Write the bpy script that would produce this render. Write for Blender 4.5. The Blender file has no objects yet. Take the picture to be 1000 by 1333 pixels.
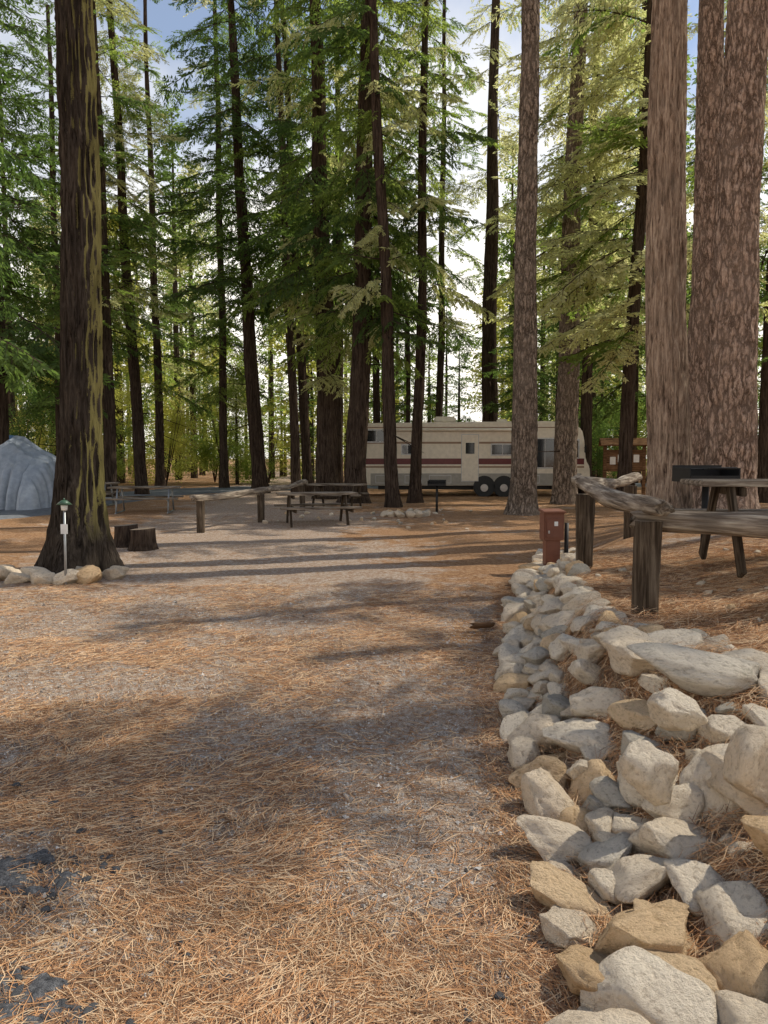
import bpy, math, random, bmesh
import numpy as np
from mathutils import Vector, Matrix, Euler, Quaternion
random.seed(7); rng=np.random.default_rng(7)
SC=bpy.context.scene; COL=SC.collection
R=math.radians
# ------------------------------------------------------------ noise
def _h(ix,iy,iz,seed):
    n=(ix.astype(np.int64)*374761393+iy.astype(np.int64)*668265263+iz.astype(np.int64)*2147483647+seed*974711)&0xffffffff
    n=((n^(n>>13))*1274126177)&0xffffffff
    n=(n^(n>>16))&0xffffff
    return n/float(0xffffff)
def vn(x,y,z,seed=0):
    x=np.asarray(x,float);y=np.asarray(y,float)+0*x;z=np.asarray(z,float)+0*x
    ix=np.floor(x);iy=np.floor(y);iz=np.floor(z)
    fx=x-ix;fy=y-iy;fz=z-iz
    fx=fx*fx*(3-2*fx);fy=fy*fy*(3-2*fy);fz=fz*fz*(3-2*fz)
    r=0
    for a in(0,1):
        for b in(0,1):
            for c in(0,1):
                w=(fx if a else 1-fx)*(fy if b else 1-fy)*(fz if c else 1-fz)
                r=r+w*_h(ix+a,iy+b,iz+c,seed)
    return r*2-1
def fbm(x,y,z,o=4,seed=0):
    r=0;a=1.;f=1.
    for i in range(o):
        r=r+a*vn(np.asarray(x)*f,np.asarray(y)*f,np.asarray(z)*f,seed+i*17);a*=.5;f*=2.03
    return r
# ------------------------------------------------------------ nodes
class NM:
    def __init__(s,name):
        s.m=bpy.data.materials.new(name);s.m.use_nodes=True;s.t=s.m.node_tree;s.t.nodes.clear()
        s.out=s.t.nodes.new('ShaderNodeOutputMaterial')
    def n(s,ty,ins=None,**kw):
        nd=s.t.nodes.new(ty)
        for k,v in kw.items(): setattr(nd,k,v)
        if ins:
            for k,v in ins.items():
                if isinstance(v,bpy.types.NodeSocket): s.t.links.new(v,nd.inputs[k])
                else: nd.inputs[k].default_value=v
        return nd
    def ramp(s,fac,stops):
        nd=s.n('ShaderNodeValToRGB',{'Fac':fac});e=nd.color_ramp.elements
        e[0].position=stops[0][0];e[0].color=c4(stops[0][1]);e[1].position=stops[-1][0];e[1].color=c4(stops[-1][1])
        for p,c in stops[1:-1]:
            x=e.new(p);x.color=c4(c)
        return nd.outputs[0]
    def mix(s,f,a,b,bt='MIX'):
        nd=s.t.nodes.new('ShaderNodeMix');nd.data_type='RGBA';nd.blend_type=bt
        for i,v in ((0,f),(6,a),(7,b)):
            if isinstance(v,bpy.types.NodeSocket): s.t.links.new(v,nd.inputs[i])
            else: nd.inputs[i].default_value=v if i==0 else c4(v)
        return nd.outputs[2]
    def math(s,op,a,b=0.):
        nd=s.t.nodes.new('ShaderNodeMath');nd.operation=op
        for i,v in enumerate((a,b)):
            if isinstance(v,bpy.types.NodeSocket): s.t.links.new(v,nd.inputs[i])
            else: nd.inputs[i].default_value=v
        return nd.outputs[0]
    def noise(s,vec,scale,detail=4,rough=.55,dist=0.):
        return s.n('ShaderNodeTexNoise',{'Vector':vec,'Scale':scale,'Detail':detail,'Roughness':rough,'Distortion':dist}).outputs[0]
    def obj(s): return s.n('ShaderNodeTexCoord').outputs['Object']
    def mp(s,vec,sc): return s.n('ShaderNodeMapping',{'Vector':vec,'Scale':sc}).outputs[0]
    def bsdf(s,col,rough=.8,bump=None,bs=.5,bd=.02,metal=0.,spec=.3):
        if spec<=.2 and not metal:
            ins={'Color':col if isinstance(col,bpy.types.NodeSocket) else c4(col),'Roughness':.6}
            if bump is not None: ins['Normal']=s.n('ShaderNodeBump',{'Height':bump,'Strength':bs,'Distance':bd}).outputs[0]
            b=s.n('ShaderNodeBsdfDiffuse',ins);s.t.links.new(b.outputs[0],s.out.inputs[0]);return s.m
        ins={'Base Color':col if isinstance(col,bpy.types.NodeSocket) else c4(col),'Roughness':rough,'Metallic':metal,'Specular IOR Level':spec}
        if bump is not None:
            ins['Normal']=s.n('ShaderNodeBump',{'Height':bump,'Strength':bs,'Distance':bd}).outputs[0]
        b=s.n('ShaderNodeBsdfPrincipled',ins);s.t.links.new(b.outputs[0],s.out.inputs[0]);return s.m
def c4(c): return (c[0],c[1],c[2],1.)
# ------------------------------------------------------------ materials
def m_bark(name,dark,light,kind,moss=None):
    N=NM(name);o=N.obj()
    if kind=='cedar':
        a=N.noise(N.mp(o,(18,18,1.5)),1.,8,.72,.5);b=N.noise(N.mp(o,(45,45,6)),1.,4,.7)
        hgt=N.math('ADD',a,N.math('MULTIPLY',b,.35))
        col=N.ramp(hgt,[(.52,[v*.15 for v in dark]),(.63,dark),(.85,light)])
    else:
        w=N.n('ShaderNodeTexNoise',{'Vector':N.mp(o,(9,9,3)),'Scale':1.,'Detail':4.,'Roughness':.7}).outputs['Color']
        w=N.n('ShaderNodeVectorMath',{0:w,1:(2.0,2.0,2.0)},operation='MULTIPLY').outputs[0]
        vv=N.n('ShaderNodeVectorMath',{0:N.mp(o,(10,10,2.4)),1:w},operation='ADD').outputs[0]
        v=N.n('ShaderNodeTexVoronoi',{'Vector':vv,'Scale':1.},feature='DISTANCE_TO_EDGE').outputs[0]
        f=N.noise(N.mp(o,(34,34,12)),1.,6,.75)
        e=N.ramp(v,[(0.,(0,0,0)),(.12,(.65,.65,.65)),(.3,(1,1,1))])
        hgt=N.math('ADD',N.math('MULTIPLY',e,.8),N.math('MULTIPLY',f,.7))
        pc=N.mix(N.noise(N.mp(o,(9,9,3)),1.,4),dark,light)
        pc=N.mix(N.ramp(f,[(.4,(0,0,0)),(.6,(1,1,1))]),[v_*.6 for v_ in dark],pc)
        col=N.mix(e,[v_*.25 for v_ in dark],pc)
    col=N.mix(N.ramp(N.noise(o,1.3,3),[(.4,(0,0,0)),(.7,(.5,.5,.5))]),col,[(d+l)*.32 for d,l in zip(dark,light)])
    if moss:
        g=N.n('ShaderNodeSeparateXYZ',{0:o});gn=N.n('ShaderNodeSeparateXYZ',{0:N.n('ShaderNodeTexCoord').outputs['Normal']})
        k=N.math('MULTIPLY',N.ramp(N.math('ADD',N.math('MULTIPLY',gn.outputs[0],.75),N.math('MULTIPLY',N.noise(N.mp(o,(22,22,12)),1.,6,.85),.9)),[(.98,(0,0,0)),(1.22,(.75,.75,.75))]),N.ramp(g.outputs[2],[(.4,(0,0,0)),(.9,(1,1,1))]))
        col=N.mix(k,col,moss)
    return N.bsdf(col,.95,hgt,1.,.05,spec=.1)
BK_CED=m_bark('bark_cedar_dark',(.048,.034,.026),(.13,.095,.07),'cedar')
BK_MOSS=m_bark('bark_mossy',(.037,.029,.023),(.11,.088,.068),'cedar',moss=(.19,.165,.06))
BK_CED2=m_bark('bark_cedar_light',(.25,.175,.125),(.62,.49,.37),'cedar')
BK_PINE=m_bark('bark_pine',(.42,.28,.20),(.78,.62,.50),'pine')
BK_PINE2=m_bark('bark_pine_grey',(.29,.215,.16),(.64,.53,.42),'pine')
def m_leaf(name,c1,c2,t1,t2,tr=.5):
    N=NM(name);r=N.n('ShaderNodeObjectInfo').outputs['Random'];o=N.obj()
    f=N.math('ADD',N.math('MULTIPLY',r,.6),N.math('MULTIPLY',N.noise(o,2.5,2),.5))
    d=N.n('ShaderNodeBsdfDiffuse',{'Color':N.mix(f,c1,c2)})
    t=N.n('ShaderNodeBsdfTranslucent',{'Color':N.mix(f,t1,t2)})
    m=N.n('ShaderNodeMixShader',{0:tr,1:d.outputs[0],2:t.outputs[0]});N.t.links.new(m.outputs[0],N.out.inputs[0]);return N.m
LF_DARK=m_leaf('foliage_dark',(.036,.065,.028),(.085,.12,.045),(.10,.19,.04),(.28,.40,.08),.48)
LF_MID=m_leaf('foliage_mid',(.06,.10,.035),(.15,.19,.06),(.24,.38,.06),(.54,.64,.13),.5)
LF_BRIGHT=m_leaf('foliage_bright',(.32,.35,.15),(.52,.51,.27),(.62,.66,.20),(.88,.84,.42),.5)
LF_YEL=m_leaf('foliage_yellow',(.20,.24,.06),(.40,.37,.08),(.55,.64,.14),(.88,.78,.20),.5)
def m_rock(name,a,b,lich=(.42,.33,.22)):
    N=NM(name);o=N.obj();r=N.n('ShaderNodeObjectInfo').outputs['Random']
    oo=N.n('ShaderNodeVectorMath',{0:o,1:N.n('ShaderNodeCombineXYZ',{0:N.math('MULTIPLY',r,30.),1:N.math('MULTIPLY',r,17.)}).outputs[0]},operation='ADD').outputs[0]
    n1=N.noise(oo,1.6,6,.6);n2=N.noise(oo,7,7,.7);n3=N.noise(oo,50,2)
    c=N.mix(N.math('ADD',N.math('MULTIPLY',n1,.5),N.math('MULTIPLY',r,.6)),a,b)
    c=N.mix(N.ramp(n2,[(.34,(.55,.55,.55)),(.48,(0,0,0))]),c,[a[0]*.45,a[1]*.39,a[2]*.33])
    c=N.mix(N.ramp(n3,[(.6,(0,0,0)),(.75,(.25,.25,.25))]),c,(.18,.14,.10))
    c=N.mix(N.ramp(N.noise(oo,2.1,6,.7),[(.56,(0,0,0)),(.7,(.5,.5,.5))]),c,lich)
    return N.bsdf(c,.88,N.math('ADD',n2,N.math('MULTIPLY',n3,.1)),.8,.10,spec=.2)
RK1=m_rock('rock_warm',(.76,.60,.42),(.94,.83,.66));RK2=m_rock('rock_grey',(.44,.39,.31),(.78,.69,.56),(.27,.25,.18))
RK3=m_rock('rock_tan',(.64,.42,.22),(.86,.65,.41),(.50,.34,.18));RK4=m_rock('rock_dark',(.10,.10,.105),(.20,.20,.20),(.13,.13,.11))
def m_wood(name,a,b,sc=(2.,30,30)):
    N=NM(name);o=N.obj();n=N.noise(N.mp(o,sc),1.,6,.6,.4);k=N.noise(o,3.,3)
    c=N.ramp(n,[(.3,[v*.2 for v in a]),(.46,a),(.7,b)]);c=N.mix(N.ramp(k,[(.4,(0,0,0)),(.7,(.6,.6,.6))]),c,[v*.5 for v in a])
    return N.bsdf(c,.88,n,1.,.025,spec=.15)
WD_X=m_wood('weathered_wood',(.21,.165,.125),(.56,.48,.37))
WD_Z=m_wood('weathered_post_wood',(.08,.058,.04),(.22,.17,.12),(30,30,2.))
WD_B=m_wood('brown_wood',(.16,.09,.05),(.30,.18,.10))
WD_CUT=NM('cut_wood');_o=WD_CUT.obj();_w=WD_CUT.n('ShaderNodeTexWave',{'Vector':_o,'Scale':12.,'Distortion':2.},wave_type='RINGS',rings_direction='Z').outputs[1]
WD_CUT=WD_CUT.bsdf(WD_CUT.mix(_w,(.2,.14,.09),(.34,.26,.18)),.9)
def plain(name,c,rough=.5,metal=0.,var=.25,spec=.4):
    N=NM(name);o=N.obj();n=N.noise(o,6,5,.6)
    return N.bsdf(N.mix(N.ramp(n,[(.35,(0,0,0)),(.75,(1,1,1))]),c,[v*(1-var) for v in c]),rough,n,.1,.004,metal,spec)
def flat(name,c):
    N=NM(name);n=N.noise(N.obj(),1.5,2)
    return N.bsdf(N.mix(n,c,[v*.6 for v in c]),.9,None,spec=.1)
MT_BLK=plain('sooty_metal',(.03,.028,.026),.6,.5);MT_BRN=plain('brown_painted_metal',(.17,.065,.038),.5)
MT_GRN=plain('green_cap',(.05,.10,.06),.4);MT_POLE=plain('galvanised_pole',(.35,.36,.36),.45,.6);MT_SIGN=plain('white_plate',(.75,.75,.72),.5)
RV_W=plain('rv_cream_panel',(.72,.65,.53),.35,0,.2);RV_M=plain('rv_maroon',(.14,.03,.03),.35);RV_G=plain('rv_grey_skirt',(.32,.30,.26),.45)
RV_TAN=plain('rv_tan_stripe',(.28,.18,.11),.4);GLS=plain('dark_glass',(.02,.023,.026),.08,0,.1,.8);TYRE=plain('tyre_rubber',(.03,.03,.03),.8);HUB=plain('wheel_hub',(.5,.5,.5),.3,.8)
CHROME=plain('aluminium_trim',(.5,.5,.5),.4,.6)
TARP=plain('tarp_silver',(.33,.37,.42),.45,0,.3);BLUE=plain('blue_tarp',(.12,.22,.36),.5)
ND=[flat('needle_tan',(.86,.62,.38)),flat('needle_orange',(.70,.38,.18)),flat('needle_brown',(.32,.175,.10))]
GR=[flat('gravel_light',(.76,.71,.64)),flat('gravel_mid',(.52,.47,.41)),flat('gravel_dark',(.24,.21,.18))]
# ground
N=NM('ground_needles_gravel');o=N.obj()
g1=N.noise(o,.35,4,.6,.3);g2=N.noise(o,2.2,6,.7,.4);g3=N.noise(o,18,7,.8);g4=N.noise(o,120,2,.7)
grav=N.ramp(g4,[(.3,(.22,.185,.15)),(.5,(.56,.50,.43)),(.68,(.86,.80,.71))])
grav=N.mix(N.ramp(g3,[(.42,(.8,.8,.8)),(.62,(0,0,0))]),grav,(.40,.25,.145))
nd=N.ramp(g3,[(.28,(.14,.075,.04)),(.42,(.32,.17,.088)),(.56,(.56,.34,.185)),(.72,(.82,.57,.36))])
nd=N.mix(N.ramp(g4,[(.4,(.5,.5,.5)),(.6,(0,0,0))]),nd,(.19,.105,.058))
sx=N.n('ShaderNodeSeparateXYZ',{0:o})
dx=N.math('ABSOLUTE',N.math('ADD',sx.outputs[0],N.math('ADD',N.math('MULTIPLY',sx.outputs[1],.10),1.1)))
dm=N.ramp(N.math('MULTIPLY',dx,.2),[(.30,(1,1,1)),(.75,(0,0,0))])
mk_=N.math('ADD',N.math('MULTIPLY',g1,.7),N.math('ADD',N.math('MULTIPLY',g2,.95),N.math('MULTIPLY',dm,.28)))
mk_=N.ramp(mk_,[(.88,(0,0,0)),(1.14,(1,1,1))])
mk_=N.math('MULTIPLY',mk_,N.ramp(g3,[(.34,(.2,.2,.2)),(.54,(.85,.85,.85))]))
hh=N.math('ADD',N.math('MULTIPLY',g3,.6),N.math('ADD',N.math('MULTIPLY',g4,.4),N.math('MULTIPLY',g2,.6)))
GROUND=N.bsdf(N.mix(mk_,nd,grav),.95,hh,1.,.05,spec=.15)
ASPH=NM('asphalt');o=ASPH.obj();ASPH=ASPH.bsdf(ASPH.ramp(ASPH.noise(o,8,6,.7),[(.3,(.10,.103,.11)),(.7,(.19,.195,.205))]),.85,ASPH.noise(o,90,2),.4,.01)
OUTC=NM('dark_rubble');o=OUTC.obj();_n=OUTC.noise(o,30,7,.8);OUTC=OUTC.bsdf(OUTC.ramp(_n,[(.33,(.05,.05,.052)),(.5,(.16,.16,.165)),(.68,(.36,.355,.345))]),.9,_n,1.,.05,spec=.1)
# ------------------------------------------------------------ mesh helpers
def mk(name,V,F,mats,mi=None,smooth=True):
    me=bpy.data.meshes.new(name);V=np.asarray(V,float)
    me.from_pydata(V.tolist(),[],F.tolist() if isinstance(F,np.ndarray) else F)
    for m in (mats if isinstance(mats,list) else [mats]): me.materials.append(m)
    if mi is not None: me.polygons.foreach_set('material_index',np.asarray(mi,np.int32))
    me.polygons.foreach_set('use_smooth',[smooth]*len(me.polygons));me.update();return me
def ob(name,me,loc=(0,0,0),rot=(0,0,0),sc=(1,1,1),par=None):
    x=bpy.data.objects.new(name,me);COL.objects.link(x);x.location=loc;x.rotation_euler=rot
    x.scale=sc if hasattr(sc,'__len__') else (sc,)*3
    if par: x.parent=par
    return x
def box(name,c,s,mat,rot=(0,0,0),par=None,bev=.006):
    bm=bmesh.new();bmesh.ops.create_cube(bm,size=1.)
    for v in bm.verts: v.co=Vector((v.co.x*s[0],v.co.y*s[1],v.co.z*s[2]))
    if bev: bmesh.ops.bevel(bm,geom=bm.edges[:],offset=min(bev,min(s)*.4),segments=2,affect='EDGES')
    me=bpy.data.meshes.new(name);bm.to_mesh(me);bm.free();me.materials.append(mat)
    return ob(name,me,c,rot,1,par)
def cyl(name,p1,p2,r1,r2,mat,par=None,seg=16,smooth=True):
    p1=Vector(p1);p2=Vector(p2);d=p2-p1;L=d.length
    V=[];F=[]
    for z,r in ((0,r1),(L,r2)):
        for i in range(seg):
            a=2*math.pi*i/seg;V.append((r*math.cos(a),r*math.sin(a),z))
    for i in range(seg): F.append((i,(i+1)%seg,seg+(i+1)%seg,seg+i))
    F.append(tuple(range(seg-1,-1,-1)));F.append(tuple(range(seg,2*seg)))
    me=mk(name,V,F,mat,smooth=smooth)
    if smooth:
        me.polygons[-1].use_smooth=False;me.polygons[-2].use_smooth=False
    x=ob(name,me,p1,(0,0,0),1,par);x.rotation_euler=d.to_track_quat('Z','Y').to_euler();return x
def empty(name,loc=(0,0,0),rot=(0,0,0)):
    return ob(name,None,loc,rot)
# ------------------------------------------------------------ terrain
WY=[-6,0,2.3,3.2,4.4,5.5,7.8,11,14,20,30,60];WX=[.40,.45,.62,.74,.80,.92,1.35,2.2,3.2,5.,9.,20.]
def xw(y): return np.interp(y,WY,WX)
def ss(t): t=np.clip(t,0,1);return t*t*(3-2*t)
def hgt(x,y):
    x=np.asarray(x,float);y=np.asarray(y,float);w=xw(y)
    t=ss((x-w-.05)/(.62+.6*ss((4.6-y)/1.5)+np.maximum(0,y-8.5)*.35))
    H=.45-.08*ss((4.4-y)/1.5)+.17*ss((x-w-.9)/2.)
    base=t*H*(1-ss((y-15)/12))
    return base+.035*vn(x*.5,y*.5,0,3)*ss(y/6)+.012*vn(x*2.3,y*2.3,0,5)+.006*vn(x*7,y*7,0,9)
def h1(x,y): return float(hgt(np.array([x]),np.array([y]))[0])
def axis(a,b,st,lo,hi,g=1.18):
    c=list(np.arange(a,b+1e-6,st));s=st;p=a;L=[]
    while p>lo: s*=g;p-=s;L.append(p)
    s=st;p=b;Hh=[]
    while p<hi: s*=g;p+=s;Hh.append(p)
    return np.array(L[::-1]+c+Hh)
ax=axis(-5,5,.06,-700,700);ay=axis(.8,12,.06,-300,900)
X,Y=np.meshgrid(ax,ay);Z=hgt(X,Y);nx=len(ax);ny=len(ay)
V=np.stack([X.ravel(),Y.ravel(),Z.ravel()],1)
i=np.arange(nx-1)[None,:]+nx*np.arange(ny-1)[:,None];i=i.ravel()
ob('ground',mk('ground',V,np.stack([i,i+1,i+nx+1,i+nx],1),GROUND))
def ribbon(name,pts,w,mat,off=.05):
    P=[Vector((p[0],p[1],0)) for p in pts];Q=[]
    for k in range(len(P)-1):
        p0=P[max(k-1,0)];p1=P[k];p2=P[k+1];p3=P[min(k+2,len(P)-1)]
        for t in np.linspace(0,1,14,endpoint=False):
            Q.append(.5*((2*p1)+(p2-p0)*t+(2*p0-5*p1+4*p2-p3)*t*t+(3*p1-p0-3*p2+p3)*t**3))
    V=[];F=[];m=9
    for k,q in enumerate(Q):
        d=(Q[min(k+1,len(Q)-1)]-Q[max(k-1,0)]).normalized();n=Vector((-d.y,d.x,0))
        for j in range(m):
            v=q+n*(w*(j/(m-1)-.5));V.append((v.x,v.y,h1(v.x,v.y)+(off if 0<j<m-1 else -.03)))
    for k in range(len(Q)-1):
        for j in range(m-1): a=k*m+j;F.append((a,a+1,a+m+1,a+m))
    return ob(name,mk(name,V,F,mat))
ribbon('asphalt_road',[(-26,6),(-16,14),(-12.0,21),(-11,32),(-6,40),(6,43.5),(20,45),(40,46)],5.5,ASPH)
# ------------------------------------------------------------ bough meshes
def rhomb(P,D,S,L,W):
    a=P;b=P+D*(L*.45)[:,None]+S*W[:,None];c=P+D*L[:,None];d=P+D*(L*.45)[:,None]-S*W[:,None]
    return np.stack([a,b,c,d],1).reshape(-1,3)
def nrm(a): return a/np.maximum(np.linalg.norm(a,axis=1),1e-6)[:,None]
def bough(kind,seed,leafmat):
    g=np.random.default_rng(seed);SV=[];SF=[]
    def stick(p,q,r):
        p=np.array(p);q=np.array(q);d=q-p;u=np.cross(d,[0.1,.2,1]);u/=np.linalg.norm(u)+1e-9;w=np.cross(d,u);w/=np.linalg.norm(w)+1e-9
        b=len(SV)
        for k in range(3):
            a=k*2.094;SV.append(p+r*(u*math.cos(a)+w*math.sin(a)))
        SV.append(q)
        for k in range(3): SF.append((b+k,b+(k+1)%3,b+3))
    P=[];D=[];S=[];L=[];W=[]
    Lb=2.2;droop=.45 if kind=='fir' else .7
    stem=lambda t:np.array([Lb*t,.12*math.sin(t*3+seed),-droop*t*t])
    K=6
    for k in range(K): stick(stem(k/K),stem((k+1)/K+.02),.022*(1-k/K)+.006)
    nt=26
    for k in range(nt):
        t=.12+.88*(k+g.uniform(0,.8))/nt;side=1 if k%2 else -1
        ang=R(g.uniform(38,70));l=(.85*(1-t)**.75+.16)*g.uniform(.6,1.25)
        if g.random()<.12: continue
        b0=stem(t);d=np.array([math.cos(ang),side*math.sin(ang),g.uniform(-.45,.2)-(0.1 if kind=='fir' else .4)])
        stick(b0,b0+d*l,.008)
        m=int(l/.055)+2
        for s in range(m):
            ts=(s+.5)/m;q=b0+d*l*ts+np.array([0,0,-.15*(ts*l)**2])
            for sd in (-1,1):
                if kind=='fir':
                    a2=R(g.uniform(25,60))*sd;ca,sa=math.cos(a2),math.sin(a2)
                    dd=np.array([d[0]*ca-d[1]*sa,d[0]*sa+d[1]*ca,d[2]+g.uniform(-.6,.25)]);ll=g.uniform(.09,.21)*(1.15-ts*.5);ww=g.uniform(.014,.027)
                    nr=np.array([g.uniform(-.9,.9),g.uniform(-.9,.9),1.])
                else:
                    a2=R(g.uniform(15,75))*sd;ca,sa=math.cos(a2),math.sin(a2)
                    dd=np.array([d[0]*ca-d[1]*sa,d[0]*sa+d[1]*ca,d[2]+g.uniform(-.9,.3)]);ll=g.uniform(.09,.2);ww=g.uniform(.016,.033)
                    nr=g.normal(0,1,3)
                sv=np.cross(dd,nr);P.append(q);D.append(dd);S.append(sv);L.append(ll);W.append(ww)
    P=np.array(P);D=nrm(np.array(D));S=nrm(np.array(S));L=np.array(L);W=np.array(W)
    LV=rhomb(P,D,S,L,W);n=len(P);b=len(SV)
    V=np.vstack([np.array(SV),LV]);F=[tuple(f) for f in SF]+[(b+4*i,b+4*i+1,b+4*i+2,b+4*i+3) for i in range(n)]
    return mk('bough_'+kind,V,F,[BK_CED,leafmat],[0]*len(SF)+[1]*n,False)
BO={}
for kind in('fir','cedar'):
    for nm,lm in(('dark',LF_DARK),('mid',LF_MID),('bright',LF_BRIGHT)):
        BO[kind,nm]=[bough(kind,s+11,lm) for s in range(4)]
def leafball(seed,mat,n=1100,ls=.08):
    g=np.random.default_rng(seed);c=g.normal(0,1,(22,3));c=nrm(c)*g.uniform(.2,.95,(22,1))
    k=g.integers(0,22,n);P=c[k]+g.normal(0,.17,(n,3));D=nrm(g.normal(0,1,(n,3))+[0,0,-.3]);S=nrm(np.cross(D,g.normal(0,1,(n,3))))
    V=rhomb(P,D,S,g.uniform(.7,1.3,n)*ls,g.uniform(.3,.5,n)*ls)
    return mk('leaf_clump',V,[(4*i,4*i+1,4*i+2,4*i+3) for i in range(n)],mat,None,False)
LB={'mid':[leafball(s,LF_MID) for s in(1,2)],'yel':[leafball(s,LF_YEL) for s in(3,4,5)],'dark':[leafball(s,LF_DARK) for s in(6,7)]}
# ------------------------------------------------------------ trunks & trees
def trunk(name,pts,r,mat,segs=28,step=.35,flare=.6,furr=.02,kind='cedar',top=.25,seed=0,fz=.38):
    zs=[p[2] for p in pts];H=zs[-1]
    z=[-.3];
    while z[-1]<H: z.append(z[-1]+(step*.35 if z[-1]<1.2 else step*(1 if z[-1]<11 else 2.5)))
    z=np.array(z);th=np.linspace(0,2*np.pi,segs,endpoint=False)
    cx=np.interp(z,zs,[p[0] for p in pts]);cy=np.interp(z,zs,[p[1] for p in pts])
    if len(z)>12:
        k=np.ones(7)/7
        cx=np.convolve(np.pad(cx,3,mode='edge'),k,'valid');cy=np.convolve(np.pad(cy,3,mode='edge'),k,'valid')
    cx=cx+.03*np.sin(z*.6+seed);rr=r*(1-(1-top)*np.clip(z/max(H,22),0,1)**1.1)
    T,ZZ=np.meshgrid(th,z);RR=np.repeat(rr[:,None],segs,1)
    lob=1+.5*vn(np.cos(T)*2.1+seed,np.sin(T)*2.1,0*T,4)
    RR=RR*(1+flare*lob*np.exp(-np.clip(ZZ+.02,0,9)/fz))
    ux=np.cos(T)*r;uy=np.sin(T)*r
    if kind=='cedar': dsp=1-2*np.abs(fbm(ux*16,uy*16,ZZ*1.3,3,seed))
    else: dsp=1-1.6*np.abs(fbm(ux*11,uy*11,ZZ*3.2,2,seed))
    RR=RR+furr*dsp+.06*r*vn(ux*3,uy*3,ZZ*.8,seed+3)
    V=np.stack([cx[:,None]+RR*np.cos(T),cy[:,None]+RR*np.sin(T),ZZ],2).reshape(-1,3)
    nz=len(z);a=np.arange(segs);F=[]
    for k in range(nz-1):
        b=(a+1)%segs;F.append(np.stack([k*segs+a,k*segs+b,(k+1)*segs+b,(k+1)*segs+a],1))
    F=np.vstack(F);return mk(name,V,F,mat),(z,cx,cy,rr)
def tree(name,base,mid,top,H,r,bark,spec=None,hi=False,furr=.02,kind='cedar',flare=.5,dead=0,seed=None,fz=.38):
    seed=random.randint(0,9999) if seed is None else seed
    rd=random.Random(seed);x0,y0=base;z0=h1(x0,y0)
    H=min(H,1.6+.57*y0+(2.5 if y0>20 else 6)) if abs(x0/y0)<.62 else H
    t=(H-mid[1])/(top[1]-mid[1])
    pts=[(0,0,-.3),(0,0,0),(mid[0]-x0,0,mid[1]-z0)]
    if H>top[1]: pts.append((top[0]-x0,0,top[1]-z0))
    pts.append((mid[0]+(top[0]-mid[0])*t-x0,0,max(H,top[1]+.5)))
    me,(z,cx,cy,rr)=trunk('trunk',pts,r,bark,96 if hi else 28,.05 if hi else .3,flare,furr,kind,.35,seed%50,fz)
    root=empty(name,(x0,y0,z0));ob('trunk',me,par=root)
    def at(zz): return float(np.interp(zz,z,cx)),float(np.interp(zz,z,cy)),float(np.interp(zz,z,rr))
    for i in range(dead):
        zz=rd.uniform(1.8,12);a=rd.uniform(0,6.28);px,py,pr=at(zz);L=rd.uniform(.3,1.8)
        p=Vector((px+math.cos(a)*pr*.8,py+math.sin(a)*pr*.8,zz));q=p+Vector((math.cos(a)*L,math.sin(a)*L,rd.uniform(-.5,.1)*L))
        cyl('dead_limb_%d'%i,p,q,.025,.006,BK_CED,root,5)
    k=0
    for s in spec or []:
        kd,tone,zs,ze,n,L0,L1=s[:7];az=s[7] if len(s)>7 else None
        for i in range(n):
            f=(i+rd.random())/n;zz=zs+(ze-zs)*f;L=(L0+(L1-L0)*f)*rd.uniform(.6,1.2)
            if zz>H: break
            a=rd.uniform(*az) if az else i*2.399+rd.uniform(-.4,.4)
            tn=tone
            if tone=='mid' and rd.random()<.4: tn='bright' if rd.random()<.45 else 'dark'
            if tone=='bright' and rd.random()<.2: tn='mid'
            px,py,pr=at(zz);me=rd.choice(BO[kd,tn]);sc=L/2.2
            ob('bough_%d'%k,me,(px,py,zz),(rd.uniform(-.4,.4),rd.uniform(-.2,.5),a),(sc,sc*rd.uniform(.8,1.15),sc),root);k+=1
    return root
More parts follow.
